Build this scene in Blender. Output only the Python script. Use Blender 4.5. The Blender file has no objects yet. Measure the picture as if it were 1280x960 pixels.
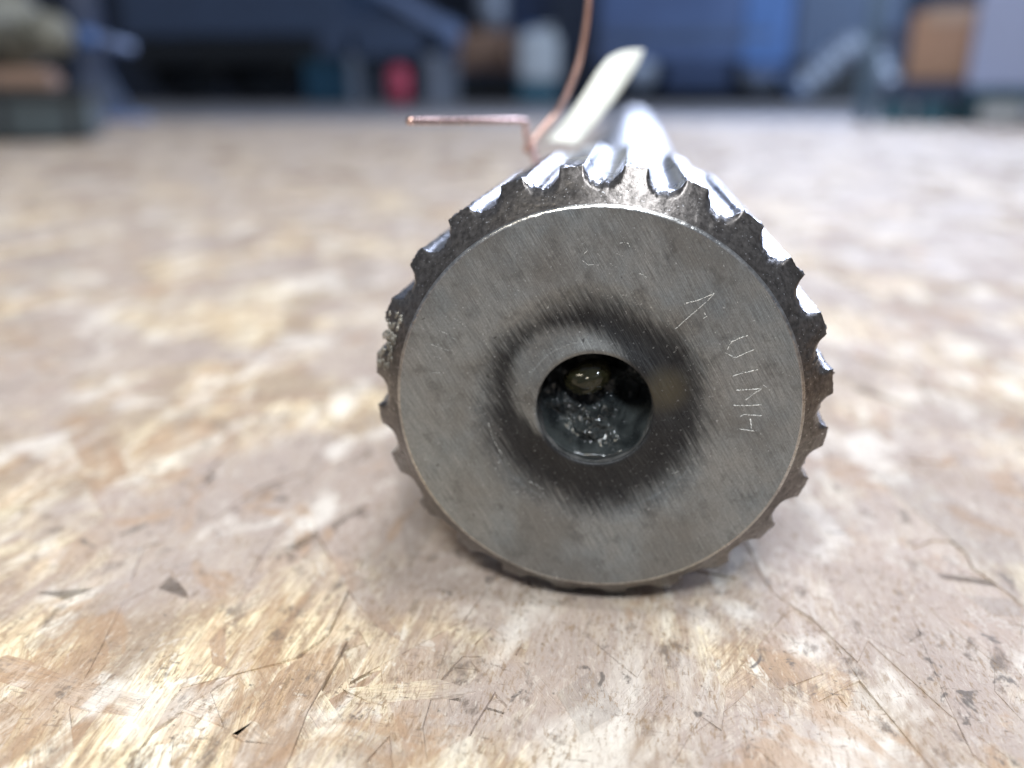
import bpy, bmesh, math, random
from mathutils import Vector, Matrix, noise
random.seed(7)
MM = 0.001
R28 = 28.0                       # shaft radius in mm; the shaft axis lies at z = 28 mm over the board (z = 0)
sc = bpy.context.scene
C = sc.collection

# ------------------------------------------------------------------ camera
PITCH, YAW = 0.3353243, 0.14071424
F = Vector((-math.sin(YAW)*math.cos(PITCH), math.cos(YAW)*math.cos(PITCH), -math.sin(PITCH)))
RT = Vector((math.cos(YAW), math.sin(YAW), 0))
UP = RT.cross(F)
CAM = Vector((3.190, -92.252, 35.271+R28))*MM
cd = bpy.data.cameras.new('camera'); cam = bpy.data.objects.new('camera', cd); C.objects.link(cam)
M = Matrix((RT, UP, -F)).transposed().to_4x4(); M.translation = CAM
cam.matrix_world = M
cd.sensor_width = 36; cd.lens = 36*1032.87/1280
cd.clip_start = 0.005; cd.clip_end = 200
cd.dof.use_dof = True; cd.dof.focus_distance = 0.0925; cd.dof.aperture_fstop = 9.2
sc.camera = cam

def at(px, py, Y):
    """point of the plane y = Y (metres) seen at a photograph pixel"""
    d = F + RT*((px-640)/1032.87) + UP*((480-py)/1032.87)
    return CAM + d*((Y-CAM.y)/d.y)

# ------------------------------------------------------------------ world and lamps
w = bpy.data.worlds.new('World'); sc.world = w; w.use_nodes = True
bg = w.node_tree.nodes['Background']
bg.inputs[0].default_value = (0.62, 0.68, 0.80, 1); bg.inputs[1].default_value = 0.36
def area(name, loc, target, sx, sy, power, col):
    l = bpy.data.lights.new(name, 'AREA'); l.shape = 'RECTANGLE'; l.size = sx; l.size_y = sy
    l.energy = power; l.color = col
    o = bpy.data.objects.new(name, l); C.objects.link(o)
    o.location = loc; o.rotation_euler = (Vector(target)-Vector(loc)).to_track_quat('-Z', 'Y').to_euler()
    return o
area('window_light', (0.98, 3.4, 1.45), (0.05, 0.1, 0), 1.9, 1.1, 122, (0.68, 0.77, 1.0))
area('warm_front_fill', (-0.25, -0.62, 0.85), (0, 0, 0), 0.26, 0.18, 5.3, (1.0, 0.90, 0.71))  # warm fill added close in front, kept small for pinpoint highlights
area('ceiling_light', (0.35, 0.1, 2.1), (0, 0, 0), 1.2, 0.22, 34, (0.93, 0.96, 1.0))
for k in range(3):
    area('lamp_tube', (-0.10+0.10*k, -0.66, 0.78), (0, 0, 0), 0.05, 0.05, 3.2, (0.84, 0.92, 1.0))
area('hall_light', (4.5, 5.5, 3.4), (3.0, 10.0, 0.3), 4.0, 1.0, 340, (0.66, 0.80, 1.0))

sc.view_settings.view_transform = 'Standard'; sc.view_settings.look = 'None'
sc.view_settings.exposure = 0.0; sc.view_settings.gamma = 1
sc.render.engine = 'CYCLES'

# ------------------------------------------------------------------ material helpers
class NT:
    def __init__(s, name):
        s.m = bpy.data.materials.new(name); s.m.use_nodes = True
        s.t = s.m.node_tree; s.b = s.t.nodes['Principled BSDF']
    def n(s, typ, **kw):
        nd = s.t.nodes.new(typ)
        for k, v in kw.items():
            if k.startswith('i_'):
                key = k[2:]; key = int(key) if key.isdigit() else key.replace('_', ' ')
                if hasattr(v, 'is_output') or isinstance(v, bpy.types.NodeSocket): s.t.links.new(v, nd.inputs[key])
                else: nd.inputs[key].default_value = v
            else: setattr(nd, k, v)
        return nd
    def put(s, key, v):
        if isinstance(v, bpy.types.NodeSocket): s.t.links.new(v, s.b.inputs[key])
        else: s.b.inputs[key].default_value = v
    def obj(s): return s.n('ShaderNodeTexCoord').outputs['Object']
    def map(s, vec, scale=(1,1,1), rot=(0,0,0), loc=(0,0,0)):
        return s.n('ShaderNodeMapping', i_Vector=vec, i_Scale=scale, i_Rotation=rot, i_Location=loc).outputs[0]
    def noise(s, vec, scale, detail=3, rough=.5, dist=0):
        return s.n('ShaderNodeTexNoise', i_Vector=vec, i_Scale=scale, i_Detail=detail, i_Roughness=rough, i_Distortion=dist).outputs[0]
    def ramp(s, fac, stops, interp='LINEAR'):
        r = s.n('ShaderNodeValToRGB', i_Fac=fac); e = r.color_ramp.elements; r.color_ramp.interpolation = interp
        while len(e) < len(stops): e.new(0.5)
        for i, (p, c) in enumerate(stops):
            e[i].position = p; e[i].color = (c, c, c, 1) if isinstance(c, (int, float)) else tuple(c)+(1,)
        return r.outputs[0]
    def mix(s, fac, a, b, mode='MIX'):
        m = s.n('ShaderNodeMix', data_type='RGBA', blend_type=mode)
        for i, v in ((0, fac), (6, a), (7, b)):
            if isinstance(v, bpy.types.NodeSocket): s.t.links.new(v, m.inputs[i])
            elif i == 0: m.inputs[i].default_value = v
            else: m.inputs[i].default_value = tuple(v)+(1,)
        return m.outputs[2]
    def math(s, op, a, b=0.0, c=0.0, clamp=False):
        m = s.n('ShaderNodeMath', operation=op, use_clamp=clamp)
        for i, v in enumerate((a, b, c)):
            if isinstance(v, bpy.types.NodeSocket): s.t.links.new(v, m.inputs[i])
            else: m.inputs[i].default_value = v
        return m.outputs[0]
    def bump(s, h, strength, dist):
        b = s.n('ShaderNodeBump', i_Height=h, i_Strength=strength, i_Distance=dist)
        s.t.links.new(b.outputs[0], s.b.inputs['Normal'])

def plain(name, col, rough=.5, metal=0., var=.25, scale=30., bump=0.):
    """a painted, dusty or worn surface: base colour broken up by two noises"""
    k = NT(name); o = k.obj()
    n1 = k.noise(o, scale, 5, .6); n2 = k.noise(o, scale*7, 3, .6)
    f = k.math('ADD', k.math('MULTIPLY', n1, .7), k.math('MULTIPLY', n2, .3))
    a = tuple(max(0, c*(1-var)) for c in col); b = tuple(min(1, c*(1+var)) for c in col)
    k.put('Base Color', k.ramp(f, [(.3, a), (.7, b)]))
    k.put('Roughness', k.ramp(n1, [(.3, max(.05, rough-.12)), (.7, min(1, rough+.12))]))
    k.put('Metallic', metal)
    if bump: k.bump(f, .5, bump)
    return k.m

# ---- steel of the ground end face (object space in metres, face in the xz plane)
def face_steel():
    k = NT('ground_steel'); o = k.obj()
    sx = k.n('ShaderNodeSeparateXYZ', i_Vector=o)
    X = k.math('MULTIPLY', sx.outputs[0], 1000); Z = k.math('MULTIPLY', sx.outputs[2], 1000)
    a = math.radians(-59)
    # u runs with the grinding scratches, v across them
    u = k.math('ADD', k.math('MULTIPLY', X, math.cos(a)), k.math('MULTIPLY', Z, math.sin(a)))
    v = k.math('ADD', k.math('MULTIPLY', X, -math.sin(a)), k.math('MULTIPLY', Z, math.cos(a)))
    def uv(su, sv, off=0.):
        return k.n('ShaderNodeCombineXYZ', i_0=k.math('MULTIPLY', u, su), i_1=k.math('MULTIPLY', v, sv), i_2=off).outputs[0]
    fine = k.noise(uv(.30, 9.0), 1, 4, .72)
    mid = k.noise(uv(.12, 1.6, 3.), 1, 3, .6)
    grain = k.noise(o, 3800, 2, .7)
    big = k.noise(o, 95, 4, .6)
    r = k.math('SQRT', k.math('ADD', k.math('MULTIPLY', X, X), k.math('MULTIPLY', Z, Z)))
    # black scale left in the shallow groove, its edge torn along the scratches
    rr = k.math('ADD', r, k.math('MULTIPLY', k.math('SUBTRACT', k.noise(uv(.22, 2.6, 8.), 1, 4, .75), .5), 6.5))
    rr = k.math('ADD', rr, k.math('MULTIPLY', k.math('SUBTRACT', big, .5), 4.0))
    outer = k.n('ShaderNodeMapRange', interpolation_type='SMOOTHSTEP', i_Value=rr, i_1=11.0, i_2=15.6, i_3=1., i_4=0.).outputs[0]
    # the clean ring round the bore is wide at upper left, thin elsewhere
    dx = k.math('ADD', X, 3.0); dz = k.math('SUBTRACT', Z, 3.0)
    r2 = k.math('SQRT', k.math('ADD', k.math('MULTIPLY', dx, dx), k.math('MULTIPLY', dz, dz)))
    r2 = k.math('ADD', r2, k.math('MULTIPLY', k.math('SUBTRACT', k.noise(uv(.3, 2.6, 5.), 1, 4, .7), .5), 3.2))
    inner = k.n('ShaderNodeMapRange', interpolation_type='SMOOTHSTEP', i_Value=r2, i_1=5.9, i_2=8.1, i_3=.10, i_4=1.).outputs[0]
    dark = k.math('MULTIPLY', outer, inner)
    dark = k.math('MULTIPLY', dark, k.ramp(fine, [(.25, 1.), (.78, .80)]))
    base = k.mix(k.ramp(fine, [(.32, 0.), (.68, 1.)]), (.19, .20, .205), (.44, .46, .46))
    base = k.mix(k.math('MULTIPLY', k.ramp(mid, [(.35, 1.), (.6, 0.)]), .30), base, (.17, .18, .19))
    hue = k.ramp(k.noise(o, 120, 3, .6), [(.3, (.80, .95, 1.06)), (.5, (1.0, 1., .97)), (.7, (1.08, .99, .90))])
    base = k.mix(.4, base, hue, 'MULTIPLY')
    blot = k.ramp(k.noise(k.map(o, loc=(.3, .1, .2)), 330, 4, .65), [(.54, 0.), (.68, 1.)])
    base = k.mix(k.math('MULTIPLY', blot, .5), base, (.09, .09, .09))
    base = k.mix(k.math('MULTIPLY', k.ramp(k.noise(k.map(o, loc=(2, 5, 1)), 70, 4, .6), [(.46, 0.), (.60, 1.)]), .45), base, (.15, .14, .125))
    # a straw-brown tint right of the bore, as steel takes from heat
    tx = k.math('SUBTRACT', X, 8.2); tz = k.math('SUBTRACT', Z, 2.8)
    tr = k.math('SQRT', k.math('ADD', k.math('MULTIPLY', tx, tx), k.math('MULTIPLY', tz, tz)))
    straw = k.n('ShaderNodeMapRange', interpolation_type='SMOOTHSTEP', i_Value=tr, i_1=.6, i_2=3.8, i_3=.38, i_4=0.).outputs[0]
    base = k.mix(dark, base, (.006, .0065, .009))
    base = k.mix(straw, base, (.20, .17, .10))
    spark = k.ramp(k.noise(o, 2900, 2, .6), [(.665, 0.), (.75, 1.)])
    base = k.mix(k.math('MULTIPLY', spark, k.math('MULTIPLY_ADD', dark, -.45, .75)), base, (.75, .78, .8))
    pit = k.ramp(k.noise(k.map(o, loc=(1, 2, 3)), 900, 2, .6), [(.24, 1.), (.29, 0.)])
    base = k.mix(k.math('MULTIPLY', pit, .8), base, (.03, .03, .03))
    base = k.mix(k.ramp(grain, [(.3, .35), (.7, 0.)]), base, (.06, .06, .065))
    k.put('Base Color', base); k.put('Metallic', .82)
    k.put('Roughness', k.math('ADD', k.ramp(fine, [(.2, .40), (.8, .58)]), k.math('MULTIPLY', dark, .05)))
    k.put('Anisotropic', .35)
    h = k.math('ADD', k.math('MULTIPLY', fine, .8), k.math('MULTIPLY', grain, .45))
    h = k.math('ADD', h, k.math('MULTIPLY', mid, .5))
    k.bump(h, .5, .00009)
    return k.m

def rough_steel(name, base, hi, rough, metal=.9, bumpd=.0002, sc_=900., tint=.0):
    k = NT(name); o = k.obj()
    n = k.noise(o, sc_, 4, .65); b = k.noise(o, 160, 4, .6)
    c = k.mix(k.ramp(n, [(.35, 0.), (.7, 1.)]), base, hi)
    c = k.mix(k.math('MULTIPLY', k.ramp(b, [(.5, 0.), (.68, 1.)]), .55), c, tuple(x*.45 for x in base))
    sp = k.ramp(k.noise(o, 3300, 1, .5), [(.70, 0.), (.76, 1.)])
    c = k.mix(k.math('MULTIPLY', sp, .7), c, (.7, .7, .72))
    k.put('Base Color', c); k.put('Metallic', metal)
    k.put('Roughness', k.ramp(b, [(.3, rough-.1), (.7, rough+.1)]))
    k.bump(k.math('ADD', n, k.math('MULTIPLY', b, 1.5)), .6, bumpd)
    return k.m

def strand_wood():
    k = NT('pressed_wood_strands')
    uv = k.n('ShaderNodeUVMap', uv_map='grain').outputs[0]
    col = k.n('ShaderNodeAttribute', attribute_name='tone')
    sp = k.n('ShaderNodeSeparateColor', i_Color=col.outputs[0])
    tone, off, dirty = sp.outputs[0], sp.outputs[1], sp.outputs[2]
    s2 = k.n('ShaderNodeSeparateXYZ', i_Vector=uv)      # uv in mm
    def g(su, sv, z):
        return k.n('ShaderNodeCombineXYZ', i_0=k.math('MULTIPLY', s2.outputs[0], su), i_1=k.math('MULTIPLY', s2.outputs[1], sv),
                   i_2=k.math('ADD', k.math('MULTIPLY', off, 90.), z)).outputs[0]
    base = k.ramp(tone, [(.0, (.34, .215, .135)), (.11, (.54, .40, .275)), (.20, (.71, .585, .41)), (.52, (.80, .68, .45)), (.78, (.84, .75, .54)), (1., (.87, .83, .72))])
    fib = k.noise(g(.10, 2.6, 0), 1, 4, .7, .3)
    band = k.noise(g(.035, .42, 4), 1, 3, .6, .5)
    hair = k.noise(g(.22, 7.0, 9), 1, 2, .6)
    base = k.mix(k.ramp(fib, [(.36, .80), (.54, 0.)]), base, (.42, .28, .16))
    base = k.mix(k.math('MULTIPLY', k.ramp(band, [(.50, 0.), (.72, 1.)]), .6), base, (.56, .38, .24))
    base = k.mix(k.math('MULTIPLY', k.ramp(band, [(.28, 1.), (.44, 0.)]), .55), base, (.88, .80, .64))
    base = k.mix(k.math('MULTIPLY', k.ramp(hair, [(.57, 0.), (.66, 1.)]), .65), base, (.19, .12, .07))
    # trodden-in dirt, in world coordinates so that it crosses the strands
    P = k.n('ShaderNodeNewGeometry').outputs['Position']
    Ps = k.map(P, scale=(1, .55, 1), rot=(0, 0, .15))
    sk = k.noise(k.map(P, scale=(1, .16, 1), rot=(0, 0, -.10)), 120, 6, .72, .8)
    base = k.mix(k.math('MULTIPLY', k.ramp(sk, [(.50, 0.), (.62, 1.)]), .62), base, (.36, .25, .165))
    base = k.mix(k.math('MULTIPLY', k.ramp(sk, [(.36, 1.), (.46, 0.)]), .50), base, (.90, .87, .78))
    s3 = k.noise(k.map(P, scale=(1, .13, 1), rot=(0, 0, .22)), 480, 5, .75, .6)
    base = k.mix(k.math('MULTIPLY', k.ramp(s3, [(.50, 0.), (.60, 1.)]), .70), base, (.30, .20, .13))
    s4 = k.noise(k.map(P, scale=(1, .5, 1), rot=(0, 0, -.5), loc=(.7, .3, 0)), 150, 6, .72, 1.2)
    base = k.mix(k.math('MULTIPLY', k.ramp(s4, [(.54, 0.), (.59, 1.)]), .62), base, (.33, .235, .165))
    base = k.mix(k.math('MULTIPLY', k.ramp(s4, [(.38, 1.), (.42, 0.)]), .55), base, (.88, .84, .74))
    st = k.noise(Ps, 42, 5, .62, .6)
    base = k.mix(k.math('MULTIPLY', k.ramp(st, [(.46, 0.), (.57, 1.)]), .78), base, (.29, .22, .165))
    st2 = k.noise(k.map(P, loc=(3, 1, 0)), 17, 4, .6, .4)
    base = k.mix(k.math('MULTIPLY', k.ramp(st2, [(.44, 0.), (.54, 1.)]), .78), base, (.38, .315, .285))
    wh = k.noise(k.map(Ps, loc=(.5, .2, 0)), 65, 4, .6, .5)
    base = k.mix(k.math('MULTIPLY', k.ramp(wh, [(.54, 0.), (.64, 1.)]), .48), base, (.86, .82, .75))
    br = k.noise(k.map(P, scale=(1, .6, 1), rot=(0, 0, -.3), loc=(9, 5, 0)), 55, 5, .65, 1.0)
    base = k.mix(k.math('MULTIPLY', k.ramp(br, [(.57, 0.), (.63, 1.)]), .6), base, (.36, .225, .13))
    sm = k.noise(Ps, 260, 5, .75, .3)
    cl = k.noise(k.map(P, loc=(7, 2, 0)), 75, 3, .6)
    sm = k.math('ADD', sm, k.math('MULTIPLY', k.math('SUBTRACT', cl, .5), .32))
    base = k.mix(k.math('MULTIPLY', k.ramp(sm, [(.575, 0.), (.68, 1.)]), .78), base, (.13, .10, .08))
    spk = k.noise(P, 900, 2, .6)
    base = k.mix(k.math('MULTIPLY', k.ramp(spk, [(.69, 0.), (.74, 1.)]), .7), base, (.10, .085, .07))
    base = k.mix(k.math('MULTIPLY', dirty, .32), base, (.17, .15, .14))
    f1 = k.noise(k.map(P, scale=(1, .28, 1), rot=(0, 0, .12)), 1900, 4, .75, .5)
    f2 = k.noise(k.map(P, scale=(.3, 1, 1), rot=(0, 0, .5)), 1500, 4, .75, .5)
    gate = k.ramp(k.noise(P, 130, 3, .6), [(.42, 0.), (.58, 1.)])
    base = k.mix(k.math('MULTIPLY', k.ramp(f1, [(.54, 0.), (.62, 1.)]), k.math('MULTIPLY_ADD', gate, .45, .35)), base, (.24, .165, .10))
    base = k.mix(k.math('MULTIPLY', k.ramp(f2, [(.58, 0.), (.66, 1.)]), k.math('MULTIPLY', gate, .7)), base, (.16, .12, .09))
    base = k.mix(k.math('MULTIPLY', k.ramp(f1, [(.36, 1.), (.43, 0.)]), .18), base, (.93, .88, .76))
    blk = k.math('ADD', k.noise(k.map(P, loc=(4, 4, 0)), 210, 4, .7, .6), k.math('MULTIPLY', k.noise(P, 31, 2, .5), .35))
    base = k.mix(k.math('MULTIPLY', k.ramp(blk, [(.84, 0.), (.90, 1.)]), .8), base, (.10, .085, .075))
    k.put('Base Color', base)
    k.put('Roughness', k.ramp(st, [(.35, .55), (.65, .75)]))
    k.put('Specular IOR Level', .30)
    h = k.math('ADD', k.math('MULTIPLY', fib, .7), k.math('MULTIPLY', hair, .45))
    h = k.math('ADD', h, k.math('MULTIPLY', sm, .9))
    h = k.math('ADD', h, k.math('MULTIPLY', s4, 1.2))
    h = k.math('SUBTRACT', h, k.math('MULTIPLY', f1, .6))
    k.bump(h, .9, .0003)
    return k.m

def greasy(name, c1, c2, rough, bumpd=.00015, sc_=1100.):
    k = NT(name); o = k.obj()
    n = k.noise(o, sc_, 3, .6, .6); b = k.noise(o, 380, 3, .5)
    k.put('Base Color', k.mix(k.ramp(b, [(.35, 0.), (.65, 1.)]), c1, c2))
    k.put('Roughness', rough); k.put('Specular IOR Level', .34)
    k.put('Coat Weight', .12); k.put('Coat Roughness', .06)
    k.bump(n, .5, bumpd)
    return k.m

# ------------------------------------------------------------------ mesh helpers
def link(name, me, mat, parent=None, smooth=False, **props):
    o = bpy.data.objects.new(name, me); C.objects.link(o)
    if mat is not None and not me.materials: me.materials.append(mat)
    if parent: o.parent = parent
    if smooth:
        for p in me.polygons: p.use_smooth = True
    for k, v in props.items(): o[k] = v
    return o
def mesh(name, vs, fs): 
    me = bpy.data.meshes.new(name); me.from_pydata([tuple(v) for v in vs], [], fs); me.update(); return me
def thing(name, label, cat, loc=(0,0,0), group=None):
    o = bpy.data.objects.new(name, None); C.objects.link(o); o.location = loc; o.empty_display_size = .01
    o['label'] = label; o['category'] = cat
    if group: o['group'] = group
    return o
def rbox(bm, x0, x1, y0, y1, z0, z1, r=0.):
    """bevelled box appended to a bmesh"""
    g = bmesh.ops.create_cube(bm, size=1)
    for v in g['verts']:
        v.co = Vector(((x0+x1)/2+v.co.x*(x1-x0), (y0+y1)/2+v.co.y*(y1-y0), (z0+z1)/2+v.co.z*(z1-z0)))
    if r:
        es = list({e for v in g['verts'] for e in v.link_edges})
        bmesh.ops.bevel(bm, geom=es, offset=r, segments=2, affect='EDGES')
def bm_obj(name, bm, mat, parent=None, smooth=False, **p):
    me = bpy.data.meshes.new(name); bmesh.ops.recalc_face_normals(bm, faces=bm.faces); bm.to_mesh(me); bm.free()
    return link(name, me, mat, parent, smooth, **p)
def box(name, mat, parent, x0, x1, y0, y1, z0, z1, r=.006, **p):
    bm = bmesh.new(); rbox(bm, x0, x1, y0, y1, z0, z1, r); return bm_obj(name, bm, mat, parent, **p)
def tube_mesh(name, pts, rad, seg=12, wob=0.):
    pts = [Vector(p) for p in pts]; vs, fs = [], []
    # Catmull-Rom smoothing
    q = []
    for i in range(len(pts)-1):
        p0, p1, p2, p3 = pts[max(i-1, 0)], pts[i], pts[i+1], pts[min(i+2, len(pts)-1)]
        for s in range(8):
            t = s/8; q.append(.5*((2*p1)+(p2-p0)*t+(2*p0-5*p1+4*p2-p3)*t*t+(3*p1-p0-3*p2+p3)*t**3))
    q.append(pts[-1]); nrm = None
    for i, p in enumerate(q):
        d = (q[min(i+1, len(q)-1)]-q[max(i-1, 0)]).normalized()
        if nrm is None: nrm = d.orthogonal().normalized()
        nrm = (nrm-d*nrm.dot(d)).normalized(); b = d.cross(nrm)
        rr = (rad(i/(len(q)-1)) if callable(rad) else rad)*(1+wob*math.sin(i*1.7))
        for s in range(seg):
            a = 2*math.pi*s/seg; vs.append(p+nrm*math.cos(a)*rr+b*math.sin(a)*rr)
    for i in range(len(q)-1):
        for s in range(seg):
            fs.append((i*seg+s, i*seg+(s+1) % seg, (i+1)*seg+(s+1) % seg, (i+1)*seg+s))
    fs.append(tuple(range(seg))[::-1]); fs.append(tuple((len(q)-1)*seg+s for s in range(seg)))
    return mesh(name, vs, fs)
def cyl(name, mat, parent, c, axis, r, h, seg=40, bev=.004, **p):
    bm = bmesh.new(); g = bmesh.ops.create_cone(bm, cap_ends=True, segments=seg, radius1=r, radius2=r, depth=h)
    es = [e for e in bm.edges if len(e.link_faces) == 2 and e.calc_face_angle() > 1]
    if bev: bmesh.ops.bevel(bm, geom=es, offset=bev, segments=2, affect='EDGES')
    rot = Vector((0, 0, 1)).rotation_difference(Vector(axis)).to_matrix().to_4x4()
    bmesh.ops.transform(bm, matrix=Matrix.Translation(Vector(c)) @ rot, verts=bm.verts)
    return bm_obj(name, bm, mat, parent, True, **p)
def extrude_outline(name, mat, parent, outline, y0, y1, r=.01, **p):
    """outline in (x, z) given real depth from y0 to y1"""
    bm = bmesh.new(); a = [bm.verts.new((x, y0, z)) for x, z in outline]; f = bm.faces.new(a)
    e = bmesh.ops.extrude_face_region(bm, geom=[f])
    for v in e['geom']:
        if isinstance(v, bmesh.types.BMVert): v.co.y = y1
    if r:
        es = [x for x in bm.edges if len(x.link_faces) == 2 and x.calc_face_angle() > .5]
        bmesh.ops.bevel(bm, geom=es, offset=r, segments=2, affect='EDGES')
    return bm_obj(name, bm, mat, parent, **p)

# ------------------------------------------------------------------ the setting
concrete = plain('concrete', (.25, .245, .26), .55, 0, .2, 6, .002)
me = mesh('ground', [(-30, -3, -.019), (30, -3, -.019), (30, 40, -.019), (-30, 40, -.019)], [(0, 1, 2, 3)])
link('concrete_floor', me, concrete, None, kind='structure')
wallm = plain('dark_wall_paint', (.035, .05, .085), .7, 0, .3, 1.5)
bm = bmesh.new(); rbox(bm, -14, 16, 13.0, 13.2, -.019, 4.2); bm_obj('wall', bm, wallm, None, kind='structure')

# oriented strand board: core sheet, 300 single strands nearest the lens, the rest joined
wood = strand_wood()
core = plain('board_core', (.20, .13, .08), .8, 0, .5, 400, .0003)
bm = bmesh.new(); rbox(bm, -1.95, 2.15, -.30, 2.04, -.0185, -.00075, .0005)
board = bm_obj('strand_board', bm, core, None, kind='structure')
def strand(L, W, rnd):
    n = 5; top = []
    t0, t1 = rnd.uniform(-.6, .6)*W, rnd.uniform(-.6, .6)*W
    bow = rnd.uniform(-.05, .05)*L
    for i in range(n+1):
        u = i/n; x = (u-.5)*L
        c = bow*(u-.5)**2*4
        wl = W*.5*(1+rnd.uniform(-.16, .16)); wr = W*.5*(1+rnd.uniform(-.16, .16))
        if i == 0: pl, pr = (x+t0+rnd.uniform(-3, 3), c+wl*.8), (x-t0+rnd.uniform(-3, 3), c-wr*.8)
        elif i == n: pl, pr = (x+t1+rnd.uniform(-3, 3), c+wl*.8), (x-t1+rnd.uniform(-3, 3), c-wr*.8)
        else: pl, pr = (x, c+wl), (x, c-wr)
        top += [pl, pr]
    return top
def strand_geo(L, W, rnd, X, Y, ang, z, th=.45):
    top = strand(L, W, rnd); ca, sa = math.cos(ang), math.sin(ang)
    tx, ty = rnd.gauss(0, .0028), rnd.gauss(0, .006)
    vs, uvs = [], []
    for lay in (0, 1):
        for (x, y) in top:
            s = 1+.0*lay; e = .12*lay
            xx = x; yy = y+(e if y > 0 else -e)
            zz = z+x*tx+y*ty-lay*th
            zz = min(zz, .03-lay*th)
            vs.append(((X+xx*ca-yy*sa)*MM, (Y+xx*sa+yy*ca)*MM, zz*MM)); uvs.append((x, y))
    n = len(top); fs = []
    for i in range(0, n-2, 2): fs.append((i, i+1, i+3, i+2))
    ring = [i for i in range(0, n, 2)]+[i for i in range(n-1, 0, -2)]
    for a, b in zip(ring, ring[1:]+ring[:1]): fs.append((a, b, b+n, a+n))
    return vs, fs, uvs
rs = random.Random(21)
specs = []
def visible(X, Y):
    d = Vector((X, Y, 0))*MM-CAM; zf = d.dot(F)
    if zf < .02: return 0
    px, py = d.dot(RT)/zf, d.dot(UP)/zf
    return zf if abs(px) < .66+.03/zf and abs(py) < .52+.03/zf else 0
def near_count(r0, r1, dens, Lr, Wr, zb=None):
    """strands per cm2 over the ring r0..r1 (cm from the shaft end)"""
    out = []
    tries = int(dens*(2*r1)*(r1+12))
    for _ in range(tries):
        X, Y = rs.uniform(-r1, r1)*10+(0 if r1 < 60 else 100), rs.uniform(-12, r1)*10
        q = math.hypot(X, Y)/10
        if not (r0 <= q < r1) or Y > 2000 or X < -1900 or X > 2100 or Y < -290: continue
        if not visible(X, Y): continue
        L, W = rs.uniform(*Lr), rs.uniform(*Wr)
        ang = math.pi/2+rs.gauss(.05, .42) if rs.random() < .72 else rs.uniform(0, math.pi)
        t = rs.random()
        if t < .2: W *= .55
        out.append((X, Y, L, W, ang, rs.uniform(-.42, 0.) if zb is None else zb+rs.uniform(0, .1), t, rs.random(), (rs.random() < .05)*rs.uniform(.4, 1)))
    return out
specs += near_count(0, 22, 1.35, (20, 72), (3.5, 14))
specs += near_count(0, 24, .5, (40, 90), (14, 30), -.66)
specs += near_count(22, 60, .42, (40, 110), (9, 24))
specs += near_count(60, 225, .10, (60, 130), (14, 34))
SPECIAL = [(-45.1, 21.0, -25.1, -8.0, 2.4, 0.03), (-69.9, -20.6, -47.7, -25.3, 3.6, 0.06), (-35.5, -25.7, -32.7, -27.6, 2.5, 0.1), (-59.2, 6.5, -47.5, -6.9, 5, 0.8), (-111.3, 37.5, -82.9, 27.5, 5, 0.12), (-23.8, -19.6, -13.9, -16.9, 3.0, 0.5), (38.1, 41.5, 39.0, -0.6, 3.0, 0.16), (42.0, 3.1, 40.9, -19.5, 1.6, 0.05), (23.2, 39.4, 27.5, 4.6, 5, 0.95), (11.0, 2.2, 13.5, -18.2, 6, 0.62)]
def vis_area(s):
    X, Y, L, W = s[:4]; d = Vector((X, Y, 0))*MM-CAM
    dd = d.length
    return (L*W)*abs(d.z)/dd**3*(1+.0*s[5])
specs.sort(key=vis_area, reverse=True)
# strips that stand out in the photograph: (ends as x, y in mm on the board, width, tone)
for (xa, ya, xb, yb, wd, tn) in SPECIAL: 
    specs.insert(0, ((xa+xb)/2, (ya+yb)/2, math.hypot(xb-xa, yb-ya), wd, math.atan2(yb-ya, xb-xa), .03, tn, (xa*.37) % 1, 0.))
def finish(me, uvs, tones):
    ul = me.uv_layers.new(name='grain'); ca = me.color_attributes.new('tone', 'FLOAT_COLOR', 'POINT')
    for lp in me.loops: ul.data[lp.index].uv = uvs[lp.vertex_index]
    for i, t in enumerate(tones): ca.data[i].color = t
for s in specs[:300]:
    X, Y, L, W, ang, z, t, off, dirt = s
    vs, fs, uvs = strand_geo(L, W, rs, X, Y, ang, z)
    me = mesh('wood_strand', vs, fs); finish(me, uvs, [(t, off, dirt, 1)]*len(vs))
    link('wood_strand', me, wood, board)
VS, FS, UV, TN = [], [], [], []
for s in specs[300:]:
    X, Y, L, W, ang, z, t, off, dirt = s
    vs, fs, uvs = strand_geo(L, W, rs, X, Y, ang, z)
    b = len(VS); VS += vs; FS += [tuple(i+b for i in f) for f in fs]; UV += uvs; TN += [(t, off, dirt, 1)]*len(vs)
me = mesh('wood_strands', VS, FS); finish(me, UV, TN)
link('wood_strands', me, wood, board, kind='stuff')
print('strands', len(specs))

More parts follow.
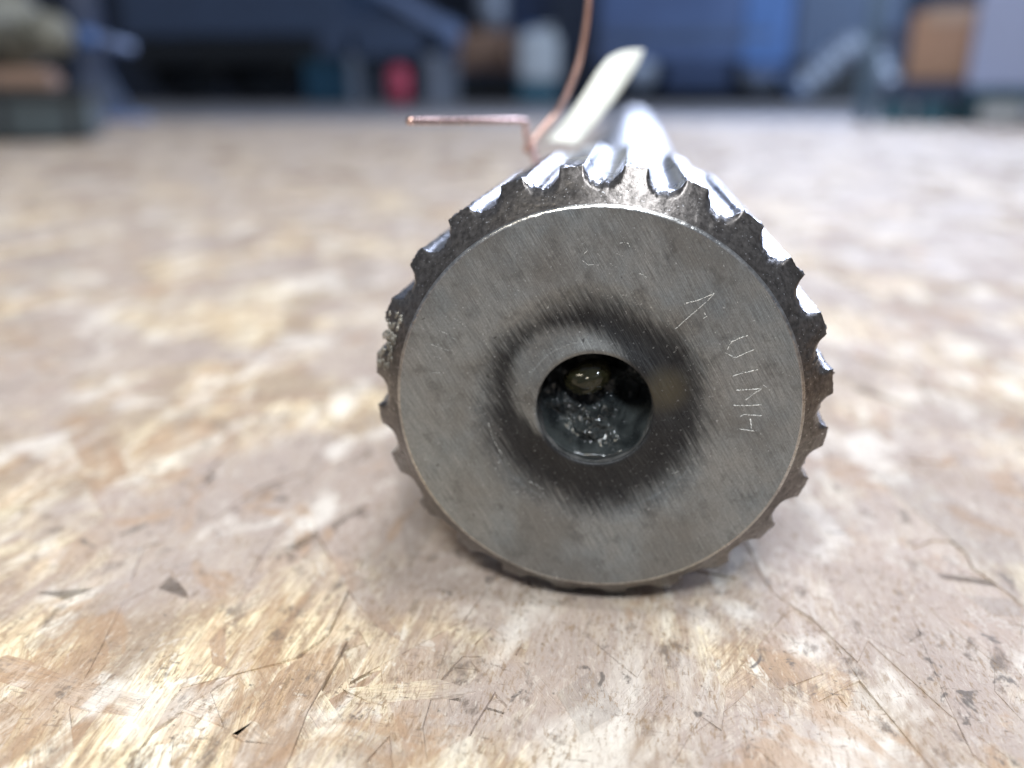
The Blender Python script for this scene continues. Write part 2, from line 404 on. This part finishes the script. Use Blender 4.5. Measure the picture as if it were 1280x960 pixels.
# ------------------------------------------------------------------ the shaft
steel = face_steel()
cham = rough_steel('chamfer_steel', (.085, .078, .074), (.20, .185, .175), .34, .9, .00009, 1500)
flank = rough_steel('spline_steel', (.36, .37, .41), (.62, .64, .69), .30, 1., .0002, 700)
neckm = rough_steel('turned_steel', (.36, .37, .40), (.52, .53, .57), .36, 1., .0001, 500)
scr = plain('fresh_scratch', (.50, .50, .48), .45, .25, .2, 2000)
shaft = thing('drive_shaft', 'steel drive shaft with splined end facing the lens, lying on the strand board', 'shaft', (0, 0, R28*MM))
N, R1, DY = 24, 24.0, 3.9
SEG = N*44
def groove(th, y=0.):
    """radius of the splined surface at angle th (0 = up, clockwise seen from the front)"""
    t = (th*N/(2*math.pi)-.5) % 1.0 - .5           # 0 at the groove centre
    k = round(th*N/(2*math.pi)-.5)
    hw = .305+.015*math.sin(k*2.3); d = 1.78+.14*math.sin(k*1.9+1)
    skew = .03*math.sin(k*1.1)
    t = abs(t+skew)/hw
    if t >= 1: return R28-.04*math.sin(th*37)
    return R28-d*(1-t**2.4)**.6
def P(r, th, y): return (r*math.sin(th)*MM, y*MM, r*math.cos(th)*MM)
# end face: flat ring, shallow groove, small lip, bore edge
prof = []
r = R1-.30
def facey(r):
    g = 0.
    if 7.3 < r < 15.5:
        u = (r-7.3)/8.2; g = .60*math.sin(math.pi*min(1, u**.8))**1.5
    return g
rows = [(R1-.30, .0)]
k_ = 60
for i in range(1, k_+1):
    r = (R1-.3)-(R1-.3-7.15)*i/k_; rows.append((r, facey(r)))
rows.append((6.98, .10)); rows.append((6.92, .28))
S2 = 240; vs, fs = [], []
for r, y in rows:
    for s in range(S2):
        th = 2*math.pi*s/S2; dn = .035*noise.noise(Vector((r*math.sin(th)*.35, r*math.cos(th)*.35, 3)))
        vs.append(P(r, th, y+dn*(1 if r < R1-.5 else 0)))
for i in range(len(rows)-1):
    for s in range(S2): fs.append((i*S2+s, i*S2+(s+1) % S2, (i+1)*S2+(s+1) % S2, (i+1)*S2+s))
face = link('end_face', mesh('end_face', vs, fs), steel, shaft, True, label='round ground steel end face with scratches and a blackened groove round the bore')
# worn bright rim
vs, fs = [], []; S3 = 720
for j, (r, y) in enumerate([(R1-.30, .0), (R1-.20, .012), (R1-.03, .09), (R1+.07, .22), (R1+.13, .33)]):
    for s in range(S3):
        th = 2*math.pi*s/S3; dr = .05*noise.noise(Vector((math.sin(th)*30, math.cos(th)*30, j*.2)))
        vs.append(P(r+(dr if 0 < j < 4 else 0), th, y))
for i in range(4):
    for s in range(S3): fs.append((i*S3+s, i*S3+(s+1) % S3, (i+1)*S3+(s+1) % S3, (i+1)*S3+s))
rim = rough_steel('worn_rim_steel', (.32, .31, .30), (.62, .62, .60), .30, 1., .00012, 1800)
link('worn_rim', mesh('worn_rim', vs, fs), rim, shaft, True)
# chamfer ring cut by the grooves
vs, fs = [], []; NR = 14
edge = []
for s in range(SEG):
    th = 2*math.pi*s/SEG; rc = groove(th)
    burr = noise.noise(Vector((math.sin(th)*26, math.cos(th)*26, 1)))*.20+noise.noise(Vector((math.sin(th)*90, math.cos(th)*90, 5)))*.20
    if rc > R28-.2: burr *= .55
    re = max(R1+1.2, min(R28+.04, rc+min(burr, .22))); edge.append((re, .33+(re-R1-.13)/(R28-R1)*DY))
for j in range(NR+1):
    u = j/NR
    for s in range(SEG):
        th = 2*math.pi*s/SEG; re, ye = edge[s]
        r = (R1+.13)+(re-R1-.13)*u; y = .33+(ye-.33)*u
        # rounded roll-off towards the groove mouth
        q = max(0., u-.62)/.38; y += (.16+.75*min(1., max(0., (R28-.12-groove(th))/1.4)))*q*q
        n_ = noise.noise(Vector((r*math.sin(th)*.9, r*math.cos(th)*.9, 7)))*.07*min(1, u*4)
        vs.append(P(r, th, y+n_))
for j in range(NR):
    for s in range(SEG): fs.append((j*SEG+s, j*SEG+(s+1) % SEG, (j+1)*SEG+(s+1) % SEG, (j+1)*SEG+s))
link('chamfer', mesh('chamfer', vs, fs), cham, shaft, True)
# splined cylinder
vs, fs = [], []; ys = [0, .15, .35, .7, 1.1, 1.6, 2.2, 3, 4, 5.5, 7.5, 10, 14, 18, 23, 28, 34, 40, 46, 52, 56, 58, 59, 60]
for j, dyy in enumerate(ys):
    for s in range(SEG):
        th = 2*math.pi*s/SEG; re, ye = edge[s]; rc = groove(th)
        ye2 = ye+.16+.75*min(1., max(0., (R28-.12-rc)/1.4))
        y = ye2+(62-ye2)*(dyy/60)
        w_ = math.exp(-dyy*.9)
        r = re*w_+rc*(1-w_)
        ch = math.exp(-dyy/5.)*.38+.07
        r += ch*(noise.noise(Vector((r*math.sin(th)*.8, r*math.cos(th)*.8, y*.35)))-.1)+ch*.5*noise.noise(Vector((r*math.sin(th)*2.6, r*math.cos(th)*2.6, y*.9)))
        if dyy > 46:                    # grooves run out into the body
            f = (dyy-46)/14; r = r*(1-f)+(27.4)*f-2.5*max(0, f-.7)/.3
        if j == 0: r = re
        vs.append(P(r, th, y))
for j in range(len(ys)-1):
    for s in range(SEG): fs.append((j*SEG+s, j*SEG+(s+1) % SEG, (j+1)*SEG+(s+1) % SEG, (j+1)*SEG+s))
link('splined_section', mesh('splined_section', vs, fs), flank, shaft, True, label='silvery straight splines with chipped ends')
# neck and long plain body
vs, fs = [], []; S4 = 96
pr = [(24.9, 61.8), (23.0, 64), (22.0, 66), (22.0, 90), (22.0, 140), (22.0, 300), (22.4, 302), (22.4, 600), (22.0, 602), (22.0, 900), (21.5, 902), (0.01, 902)]
for r, y in pr:
    for s in range(S4): vs.append(P(r, 2*math.pi*s/S4, y))
for j in range(len(pr)-1):
    for s in range(S4): fs.append((j*S4+s, j*S4+(s+1) % S4, (j+1)*S4+(s+1) % S4, (j+1)*S4+s))
link('shaft_body', mesh('shaft_body', vs, fs), neckm, shaft, True)
# bore
borem = greasy('greased_bore_steel', (.035, .036, .036), (.10, .10, .10), .22, .0003, 900)
vs, fs = [], []; S5 = 160
pr = [(6.92, .28), (6.90, .8), (6.86, 1.6), (6.85, 2.6), (6.85, 4), (6.85, 6), (6.85, 9), (6.85, 13), (6.6, 18), (0.01, 19)]
for j, (r, y) in enumerate(pr):
    for s in range(S5):
        th = 2*math.pi*s/S5
        d = 0 if j < 1 or j > 7 else .22*max(0, noise.noise(Vector((math.sin(th)*5, math.cos(th)*5, y*.8)))+.25)
        vs.append(P(r-d, th, y))
for j in range(len(pr)-1):
    for s in range(S5): fs.append((j*S5+s, j*S5+(s+1) % S5, (j+1)*S5+(s+1) % S5, (j+1)*S5+s))
link('bore', mesh('bore', vs, fs), borem, shaft, True, label='round greasy bore in the centre of the end face')
# marks scribed by hand into the face, each stroke a raised burr
L = [[(9.6,13.25),(11.15,13.76),(12.83,14.55),(11.79,13.33),(10.15,11.7),(8.74,10.15)],
 [(16.97,9.92),(15.71,9.4),(15.12,9.0),(14.9,8.52),(14.76,8.13)],[(14.61,7.75),(15.26,7.4),(15.81,7.23),(16.73,7.75),(17.74,8.26)],
 [(15.58,4.73),(15.81,5.12),(16.85,5.46),(18.31,5.91)],[(16.15,3.29),(17.57,3.46),(18.98,3.63),(18.31,3.11),(17.33,2.18)],
 [(16.04,1.42),(17.66,1.51),(19.16,1.68)],[(16.88,.07),(17.31,.4),(18.3,.35),(19.3,.31)],[(18.08,-.16),(18.23,-.85),(18.28,-1.35)],
 [(16.92,-1.43),(17.94,-1.57),(19.03,-1.61)],[(19.11,4.12),(19.88,3.48)],[(11.87,12.32),(12.25,11.87)],[(11.83,11.67),(12.16,11.87)],
 [(-3.09,18.78),(-3.0,18.52)],[(-2.0,17.91),(-1.26,17.39),(-.82,17.4),(-.19,17.42)],[(-.23,18.68),(.04,18.41)],[(-1.32,19.1),(-1.74,18.55)],
 [(2.19,19.89),(2.63,19.99),(3.07,19.91),(3.36,19.39)],[(1.62,18.81),(2.34,18.56),(2.88,18.4)],[(1.13,17.72),(1.68,17.29),(2.4,17.13)],
 [(4.19,16.64),(4.82,16.47),(5.37,16.13)],[(-18.58,9.09),(-17.52,8.64),(-16.58,7.99)],[(-16.99,10.71),(-16.04,10.26),(-15.29,9.61)],
 [(-19.79,7.46),(-18.73,7.01),(-17.48,6.67)],[(-19.45,5.88),(-18.38,5.63)],[(-19.62,3.86),(-19.03,3.78),(-18.04,3.83)],
 [(-12.83,-2.51),(-12.36,-4.39),(-11.47,-6.15),(-10.28,-7.91)],[(9.42,-8.01),(10.52,-7.4)],[(-7.87,-10.04),(-5.96,-11.01)]]
vs, fs = [], []; rs = random.Random(4)
for li, pl in enumerate(L):
    faint = .62 if li >= 12 else 1.
    for (a, b) in zip(pl, pl[1:]):
        a, b = Vector(a), Vector(b); n = max(2, int((b-a).length/.12)); d = (b-a).normalized(); p = Vector((-d.y, d.x))
        i = 0
        while i < n:
            if rs.random() < (.13 if faint == 1 else .5): i += 1; continue
            t0, t1 = i/n, (i+1)/n
            hw = rs.uniform(.02, .075)*faint; j0 = rs.gauss(0, .018)
            q = [a.lerp(b, t0)+p*(j0-hw), a.lerp(b, t1)+p*(j0-hw), a.lerp(b, t1)+p*(j0+hw), a.lerp(b, t0)+p*(j0+hw)]
            m = a.lerp(b, (t0+t1)/2)+p*j0; base = len(vs)
            for c in q: vs.append((c.x*MM, (facey(c.length)-.028)*MM, c.y*MM))
            vs.append((m.x*MM, (facey(m.length)-.085)*MM, m.y*MM))
            for e in range(4): fs.append((base+e, base+(e+1) % 4, base+4))
            i += 1
link('scribed_marks', mesh('scribed_marks', vs, fs), scr, shaft, False, label='thin hand scribed letters and strokes on the end face')

# grease in the bore (a thing that sits inside the shaft)
greasem = greasy('dark_grease', (.011, .013, .014), (.032, .037, .038), .10, .00006, 1000)
olivem = greasy('olive_grease', (.010, .010, .0045), (.020, .019, .009), .07, .00002, 300)
grease = thing('grease', 'glossy lumpy blackish green grease packed in the central bore of the shaft', 'grease', (0, 0, R28*MM))
vs, fs = [], []; NRD, NTH = 60, 160
def gdepth(x, z):
    y = 5.2+.30*z                                      # lower half comes nearer to the mouth
    y -= 2.0*math.exp(-((x-.2)**2+(z+3.2)**2)/9)
    y -= 1.8*math.exp(-((x-2.0)**2*1.3+(z-1.9)**2*.5)/1.2)       # ridge right of the bubble
    y -= 1.0*math.exp(-((x+3.9)**2+(z+.2)**2)/2.5)
    y += 4.8*math.exp(-((x-4.3)**2/3.2+(z+.2)**2/4.2))         # the open hollow
    y += 2.6*math.exp(-((x-1.2)**2/3+(z-4.6)**2/1.5))
    y += .8*abs(math.sin(x*.9+z*1.3))*.4
    v = Vector((x*.55, z*.55, 2.))
    y += .9*noise.noise(v)+.65*abs(noise.noise(v*1.9))+.42*abs(noise.noise(v*3.7+Vector((5,1,0))))+.14*noise.noise(v*7)+.07*noise.noise(v*15)
    y += 2.6*math.exp(-((x+1.0)**2/9+(z-3.4)**2/5))
    rz = rr0 = math.hypot(x, z)
    if z < 0: y -= 2.6*max(0., (rr0-4.9)/2.)**1.5*min(1., -z/5)
    rr = math.hypot(x, z)
    if rr > 5.6: y += -1.0*(rr-5.6)*(1 if z < 1 else -.4)
    return max(.9, y)
for i in range(NRD+1):
    r = 6.9*i/NRD
    for s in range(NTH):
        th = 2*math.pi*s/NTH; x, z = r*math.sin(th), r*math.cos(th); vs.append((x*MM, gdepth(x, z)*MM, z*MM))
for i in range(NRD):
    for s in range(NTH): fs.append((i*NTH+s, i*NTH+(s+1) % NTH, (i+1)*NTH+(s+1) % NTH, (i+1)*NTH+s))
link('grease_mass', mesh('grease_mass', vs, fs), greasem, grease, True)
bm = bmesh.new(); bmesh.ops.create_icosphere(bm, subdivisions=5, radius=1)
for v in bm.verts:
    n_ = 1+.16*noise.noise(v.co*1.3)+.05*noise.noise(v.co*3.2)
    v.co = Vector((-1.0+v.co.x*2.9*n_+v.co.z*.35, 3.9+v.co.y*2.1*n_, 2.9+v.co.z*2.2*n_+v.co.x*.6))*MM
bm_obj('grease_blob', bm, olivem, grease, True, label='smooth olive bulge of grease at upper left of the bore')
# grease clot sticking to the left of the chamfer
bm = bmesh.new(); rs = random.Random(9)
for k in range(46):
    th = math.radians(rs.uniform(-83, -67)); r = rs.uniform(25.4, 27.7); y = .33+(r-R1)/4*DY-.05
    g = bmesh.ops.create_icosphere(bm, subdivisions=2, radius=1)
    c = Vector(P(r, th, y)); sx, sy, sz = rs.uniform(.16, .42), rs.uniform(.08, .18), rs.uniform(.2, .7)
    for v in g['verts']:
        q = v.co*(1+.35*noise.noise(v.co*1.7+Vector((k, 0, 0)))); v.co = c+Vector((q.x*sx, q.y*sy, q.z*sz))*MM
clot = rough_steel('metallic_swarf', (.12, .115, .10), (.36, .34, .30), .35, .6, .0004, 1500)
o = bm_obj('swarf_clot', bm, clot, shaft, True, label='crust of metallic grime on the left edge of the chamfer')

# ------------------------------------------------------------------ wire and tag
copper = plain('copper_wire_enamel', (.68, .45, .38), .27, .9, .22, 90)
wire = thing('copper_wire', 'thin bare copper wire twisted round the shaft behind the splines, ends sticking out', 'wire', (0, 0, R28*MM))
def mmv(pts): return [Vector(p)*MM for p in pts]
ring = [(-(22.6)*math.cos(a), 68+.6*math.sin(a*3), 22.6*math.sin(a)) for a in [i*2*math.pi/24 for i in range(25)]]
link('wire_loop', tube_mesh('wire_loop', mmv(ring), .45*MM), copper, wire, True)
link('wire_end', tube_mesh('wire_end', mmv([(-13.6,66,19.5),(-14.4,63,24.5),(-15.2,59.5,27.2),(-15.5,57,29.6),(-15.1,53,31.1),(-16.4,50,31.4),(-20,42,31.6),(-24.5,33,31.8),(-27.9,25,32.0)]), .54*MM), copper, wire, True, label='short horizontal end of the copper wire pointing left')
link('wire_end', tube_mesh('wire_end', mmv([(-13.6,67,19.5),(-14.6,62,25),(-14.9,60,26.9),(-13.6,63,29.2),(-11.9,66,31.3),(-10.4,66,33.3),(-8.4,64,37.2),(-6.9,62,41.0),(-5.8,61,46.5),(-5.3,60,52),(-5.3,59.5,58),(-6.4,59,66)]), .54*MM), copper, wire, True, label='long copper wire end curving upward')
link('wire_twist', tube_mesh('wire_twist', mmv([(-15.3+.7*math.cos(t*1.9), 59.5+t*.55, 26.4+.55*math.sin(t*1.9)) for t in [i*.5 for i in range(18)]]), .45*MM), copper, wire, True)
paper = plain('tag_card', (.76, .77, .70), .6, 0, .16, 90)
tg = thing('card_tag', 'narrow off white card tag hanging on the copper wire above the shaft', 'tag', (0, 0, R28*MM))
vs, fs = [], []; n = 24
b0, b1 = Vector((-13.2, 66, 27.0)), Vector((-7.4, 67, 26.6))
t0, t1 = Vector((-3.6, 88, 42.3)), Vector((5.2, 96, 44.6))
for lay in (0, 1):
    for i in range(n+1):
        u = i/n; e = 1-.18*max(0, u-.85)/.15
        A = b0.lerp(t0, u); B = b1.lerp(t1, u); m = (A+B)/2; A = m+(A-m)*e; B = m+(B-m)*e
        sag = Vector((.4, 0, -1.0))*math.sin(math.pi*u)*.8
        for q in range(7):
            v = q/6; p = A.lerp(B, v)+sag+Vector((-.3, -.8, .5))*math.sin(math.pi*v)*1.1+Vector((.0, .35, -.05))*lay
            vs.append(p*MM)
K = (n+1)*7
for i in range(n):
    for q in range(6):
        a = i*7+q; fs.append((a, a+1, a+8, a+7)); fs.append((K+a, K+a+7, K+a+8, K+a+1))
for i in range(n):
    fs.append((i*7, (i+1)*7, K+(i+1)*7, K+i*7)); fs.append((i*7+6, K+i*7+6, K+(i+1)*7+6, (i+1)*7+6))
for q in range(6):
    fs.append((q, K+q, K+q+1, q+1)); a = n*7+q; fs.append((a, a+1, K+a+1, K+a))
link('tag_strip', mesh('tag_strip', vs, fs), paper, tg, True)

# ------------------------------------------------------------------ the workshop behind, every thing where it stands
FZ = -.019
def X(px, Y): return at(px, 130, Y).x
def Z(py, Y): return at(640, py, Y).z
dark = plain('black_paint', (.014, .018, .024), .5, 0, .4, 5)
navy = plain('navy_paint', (.03, .055, .13), .45, 0, .3, 4)
bluep = plain('blue_paint', (.08, .17, .40), .35, 0, .25, 4)
slate = plain('slate_blue_paint', (.075, .11, .19), .45, 0, .25, 4)
paleb = plain('pale_blue_paint', (.24, .32, .52), .4, 0, .2, 6)
teal = plain('teal_paint', (.03, .13, .19), .5, 0, .3, 6)
lilac = plain('lilac_sheet', (.40, .47, .72), .5, 0, .12, 5)
brown = plain('brown_cardboard', (.28, .17, .12), .75, 0, .2, 8)
cardb = plain('cardboard', (.50, .31, .21), .75, 0, .18, 8)
redp = plain('red_paint', (.70, .10, .17), .35, 0, .15, 8)
white = plain('white_plastic', (.62, .66, .70), .5, 0, .1, 8)
greyg = plain('grey_green_paint', (.055, .075, .085), .6, 0, .35, 14)
cast = plain('cast_metal', (.20, .20, .17), .6, .3, .35, 30, .002)
rust = plain('rusty_metal', (.30, .20, .15), .7, .2, .3, 30, .002)
greys = plain('grey_steel', (.30, .34, .42), .45, .3, .25, 6)

# 1 crate and gearbox on it, far left
Y = 1.08; xr = X(108, Y)
c = thing('tool_crate', 'dark grey green metal crate on the strand board at far left, under the cast gearbox', 'crate', (xr-.135, Y-.075, 0))
c.rotation_euler.z = .50
box('crate_body', greyg, c, -.16, .155, -.003, .26, .004, Z(118, Y), .006)
box('crate_rim', dark, c, -.17, .160, -.012, .27, Z(118, Y)-.004, Z(118, Y)+.006, .003)
for i in range(4): box('rib', dark, c, -.13+i*.085, -.118+i*.085, -.010, -.004, .012, Z(118, Y)-.008, .002)
g = thing('gearbox', 'beige grey cast gearbox with round flanges on the dark crate at far left', 'gearbox', (xr-.13, Y+.04, Z(118, Y)+.007))
g.rotation_euler.z = .50
box('foot', rust, g, -.10, .05, -.07, .08, 0, .028, .006)
cyl('flange', cast, g, (.055, -.04, .075), (0, 1, 0), .032, .03)
cyl('flange', cast, g, (-.03, -.05, .085), (0, 1, 0), .042, .03)
cyl('housing', cast, g, (-.01, .03, .085), (0, 1, 0), .055, .13)
cyl('neck', cast, g, (.0, .02, .16), (0, 0, 1), .028, .09)
for i in range(6): cyl('bolt', dark, g, (-.03+.034*math.cos(i*1.047), -.068, .085+.034*math.sin(i*1.047)), (0, 1, 0), .005, .008, 6, .001)
# 2 blue jack stand
Y = 2.15; xc = X(128, Y)
c = thing('jack_stand', 'small blue jack stand with a slanting lever on the floor beside the dark crate', 'jack stand', (xc, Y, FZ))
w1 = X(168, Y)-xc
c.rotation_euler.z = .5
box('base_plate', paleb, c, -.09, w1+.02, -.08, .08, 0, .034, .006)
extrude_outline('foot', slate, c, [(-.075, .034), (w1*.8, .034), (.03, .13), (-.045, .13)], -.05, .05, .004)
box('column', navy, c, -.045, .028, -.03, .03, .128, .40, .006)
cyl('lever', paleb, c, (.045, -.04, Z(48, Y)-FZ), Vector((1, 0, -.28)).normalized(), .012, .12)
cyl('pivot', bluep, c, (-.01, -.04, Z(44, Y)-FZ), (0, 1, 0), .026, .03)
# 3 truck standing behind
Y = 10.; z0 = FZ
x0, x1 = X(165, Y), X(455, Y)
t = thing('truck_trailer', 'dark slate blue trailer side standing far back on the left over a black underside', 'trailer', ((x0+x1)/2, Y, z0))
hw = (x1-x0)/2
box('side_panel', slate, t, -hw, hw*.9, .0, 1.8, Z(42, Y)-z0, 2.4, .03)
box('chassis_rail', dark, t, -hw, hw*.8, .1, 1.7, .45, Z(42, Y)-z0-.004, .02)
for i in range(3): cyl('wheel', dark, t, (-hw*.65+i*.95, .45, .42), (0, 1, 0), .42, .3, 40, .04)
box('mudguard', dark, t, -hw*.95, hw*.75, .3, 1.2, .30, .447, .02)
# 4 teal bin
x0, x1 = X(382, 8.6), X(440, 8.6)
c = thing('storage_bin', 'teal blue storage bin on the floor between the trailer and the steel table', 'bin', ((x0+x1)/2, 8.6, z0)); hw = (x1-x0)/2
box('bin_body', plain('bin_teal', (.03, .15, .27), .45, 0, .2, 6), c, -hw, hw, 0, .5, .0, Z(72, 8.6)-z0, .03)
box('bin_rim', teal, c, -hw-.02, hw+.02, -.02, .52, Z(72, 8.6)-z0-.05, Z(72, 8.6)-z0-.002, .015)
# 5 steel table
Y = 8.0; x0, x1 = X(438, Y), X(553, Y); xm = (x0+x1)/2; hw = (x1-x0)/2
c = thing('steel_table', 'slate grey steel table with a sloping pale blue top behind the red canister', 'table', (xm, Y, z0))
box('leg', greys, c, -hw, -hw+.09, 0, .08, 0, .62, .01); box('leg', greys, c, hw-.16, hw, 0, .08, 0, .62, .01)
box('leg', greys, c, -hw, -hw+.09, .7, .78, 0, .62, .01); box('leg', greys, c, hw-.16, hw, .7, .78, 0, .62, .01)
box('apron', slate, c, -hw-.28, hw+.02, .0, .78, Z(70, Y)-z0, Z(30, Y)-z0+.1, .02)
zt = Z(14, Y)-z0
extrude_outline('top_plate', paleb, c, [(-hw*.55, zt+.22), (-hw*.2, zt+.24), (hw+.05, zt-.06), (hw+.04, zt-.20)], -.06, .8, .01)
# 6 red canister
Y = 7.2; x0, x1 = X(487, Y), X(512, Y)
c = thing('red_canister', 'red upright canister on the floor in front of the steel table', 'canister', ((x0+x1)/2, Y, z0)); r = (x1-x0)/2
h = Z(82, Y)-z0
cyl('tank', redp, c, (0, 0, h/2), (0, 0, 1), r, h, 40, .03); cyl('valve', dark, c, (0, 0, h+.02), (0, 0, 1), .025, .06, 16, .004)
# 7 cabinet, brown box on dark pallet box, white can
Y = 10.6; x0, x1 = X(635, Y), X(742, Y)
c = thing('tall_cabinet', 'dark slate cabinet standing far back behind the white jerrycan', 'cabinet', ((x0+x1)/2, Y, z0)); hw = (x1-x0)/2
box('cabinet_body', slate, c, -hw, hw, 0, .6, .05, 2.1, .02); box('door', navy, c, -hw+.03, -.01, -.03, -.003, .1, 2.05, .01); box('door', slate, c, .01, hw-.03, -.03, -.003, .1, 2.05, .01)
box('plinth', dark, c, -hw+.04, hw-.04, .04, .55, 0, .047, .004)
Y = 9.4; x0, x1 = X(566, Y), X(636, Y); hw = (x1-x0)/2
c = thing('black_crate', 'black crate on the floor under the brown cardboard box', 'crate', ((x0+x1)/2, Y, z0)); hz = Z(88, Y)-z0
box('crate_body', dark, c, -hw-.03, hw+.03, 0, .6, 0, hz-.01, .02); box('lid', navy, c, -hw-.05, hw+.05, -.02, .62, hz-.05, hz-.006, .01)
c = thing('brown_box', 'brown cardboard box standing on the black crate', 'box', ((x0+x1)/2, Y, z0+hz)); h2 = Z(38, Y)-z0-hz
box('box_body', brown, c, -hw, hw, .03, .58, 0, h2, .012); box('tape_strip', cardb, c, -.04, .04, .024, .586, h2-.2, h2+.004, .002)
c = thing('grey_drum', 'small pale grey drum standing on the brown cardboard box', 'drum', ((x0+x1)/2+.08, Y+.3, z0+hz+h2+.003))
cyl('drum_body', greys, c, (0, 0, .22), (0, 0, 1), .17, .44, 32, .02); cyl('drum_lid', white, c, (0, 0, .455), (0, 0, 1), .175, .03, 32, .006)
Y = 8.9; x0, x1 = X(647, Y), X(694, Y); hw = (x1-x0)/2
c = thing('stool_box', 'small teal plastic box on the floor under the white jerrycan', 'box', ((x0+x1)/2, Y, z0)); hz = Z(104, Y)-z0
box('box_body', teal, c, -hw, hw, 0, .4, 0, hz, .02)
c = thing('white_jerrycan', 'white plastic jerrycan standing in front of the tall cabinet', 'jerrycan', ((x0+x1)/2, Y, z0+hz+.002)); h2 = Z(38, Y)-z0-hz
box('can_body', white, c, -hw, hw, .02, .38, 0, h2, .05); cyl('cap', bluep, c, (-.06, .2, h2+.02), (0, 0, 1), .045, .06, 20, .005); box('grip', white, c, 0, hw*.8, .17, .23, h2+.02, h2+.05, .01)
# 8 blue vehicle
Y = 9.6; x0, x1 = X(742, Y), X(984, Y); hw = (x1-x0)/2
c = thing('blue_van', 'blue van with dark sills parked far back behind the shaft', 'van', ((x0+x1)/2, Y, z0)); zs = Z(66, Y)-z0
extrude_outline('body', plain('blue_car_paint', (.075, .12, .25), .35, 0, .3, 1.2), c, [(-hw, zs-.12), (hw*.45, zs-.12), (hw*.62, zs-.28), (hw, zs-.30), (hw, 1.7), (hw*.7, 2.1), (-hw, 2.1)], 0, 1.8, .04)
box('sill', navy, c, -hw+.02, hw*.44, .04, 1.7, .16, zs-.125, .03)
box('side_moulding', slate, c, -hw+.1, hw*.8, -.03, -.004, zs+.12, zs+.2, .008)
box('door', bluep, c, hw*.50, hw*.96, -.025, -.003, zs-.12, 1.6, .01)
for xx in (-hw*.55, hw*.70):
    wg = cyl('wheel', dark, c, (xx, .16, .34), (0, 1, 0), .34, .24, 40, .03); cyl('rim', greys, wg, (xx, .03, .34), (0, 1, 0), .20, .03, 32, .008)
# 9 arched duct and grey container behind
Y = 9.2
c = thing('arched_hose', 'thick pale grey arched hose lying on the floor right of the blue van', 'hose', (X(1045, Y), Y, z0))
pts = [(X(px, Y)-X(1045, Y), .0, Z(py, Y)-z0) for px, py in ((985, 118), (1010, 100), (1035, 76), (1056, 62), (1080, 72), (1100, 98), (1112, 120))]
link('hose', tube_mesh('hose', pts, .125, 20, .12), greys, c, True)
link('cuff', tube_mesh('cuff', [pts[0], tuple(a*.5+b*.5 for a, b in zip(pts[0], pts[1]))], .15, 20), slate, c, True)
Y = 11.2; x0, x1 = X(985, Y), X(1112, Y); hw = (x1-x0)/2
c = thing('grey_container', 'grey blue steel container standing far back above the arched hose', 'container', ((x0+x1)/2, Y, z0))
box('container_body', plain('container_paint', (.10, .145, .24), .55, 0, .15, 3), c, -hw, hw, 0, 1., Z(78, Y)-z0, 2.3, .02)
box('skid', dark, c, -hw+.02, hw-.02, .05, .95, 0, Z(78, Y)-z0-.004, .02)
for i in range(5): box('rib', slate, c, -hw+.1+i*.27, -hw+.15+i*.27, -.03, -.003, Z(76, Y)-z0, 2.25, .008)
# 10 pallets with boxes at right
Y = 2.25
x0, x1 = X(1105, Y), X(1230, Y); hw = (x1-x0)/2
c = thing('pallet_box', 'dark blue plastic pallet box on the floor at right, under the cardboard box', 'pallet', ((x0+x1)/2, Y, z0)); hz = Z(102, Y)-z0
c.rotation_euler.z = -.28
box('deck', navy, c, -hw, hw, 0, .6, hz-.045, hz, .008)
for xx in (-hw+.03, 0, hw-.03): box('foot', teal, c, xx-.035, xx+.035, .0, .6, .0, hz-.048, .008)
box('skid', teal, c, -hw, hw, .03, .57, .0, .016, .003)
x0, x1 = X(1134, Y), X(1216, Y); hw = (x1-x0)/2
c = thing('cardboard_box', 'light brown cardboard box standing on the dark blue pallet', 'box', ((x0+x1)/2, Y+.04, z0+hz+.002)); h2 = Z(20, Y)-z0-hz
c.rotation_euler.z = -.28
box('box_body', cardb, c, -hw, hw, 0, .3, 0, h2, .004); box('flap', plain('pale_cardboard', (.55, .40, .30), .75, 0, .1, 8), c, -hw*.6, hw*.95, -.004, .15, h2-.03, h2+.01, .002)
xf = X(1120, Y)
c = thing('steel_post_frame', 'slim grey teal post frame standing left of the light brown cardboard box', 'frame', (xf, Y+.3, z0))
box('post', plain('grey_teal_paint', (.14, .22, .30), .5, 0, .2, 6), c, -.018, .022, 0, .03, 0, .55, .004); box('post', slate, c, .03, .05, .2, .23, 0, .55, .003); box('crossbar', slate, c, .022, .09, 0, .03, .22, .26, .003)
Y = 2.05; x0 = X(1216, Y); x1 = x0+.5; hw = .25
c = thing('low_pallet', 'low teal pallet at the right edge under the pale lilac carton', 'pallet', ((x0+x1)/2, Y, z0)); hz = Z(112, Y)-z0
c.rotation_euler.z = -.40
box('deck', teal, c, -hw, hw, 0, .6, hz-.022, hz, .004); box('skid', dark, c, -hw, hw, 0, .6, 0, .02, .004)
for xx in (-.2, 0., .2): box('block', white if xx < .1 else teal, c, xx-.04+.02, xx+.07, .02, .58, .022, hz-.024, .004)
c = thing('lilac_carton', 'large pale lilac carton on the low teal pallet at the right edge', 'carton', ((x0+x1)/2, Y+.02, z0+hz+.002))
c.rotation_euler.z = -.40
box('carton_body', lilac, c, -hw, hw, 0, .4, 0, .36, .005); box('carton_label', cardb, c, -.05, .06, -.004, .0, .2, .3, .001)

for m in bpy.data.materials: m.displacement_method = 'BUMP'
sc.cycles.max_bounces = 6
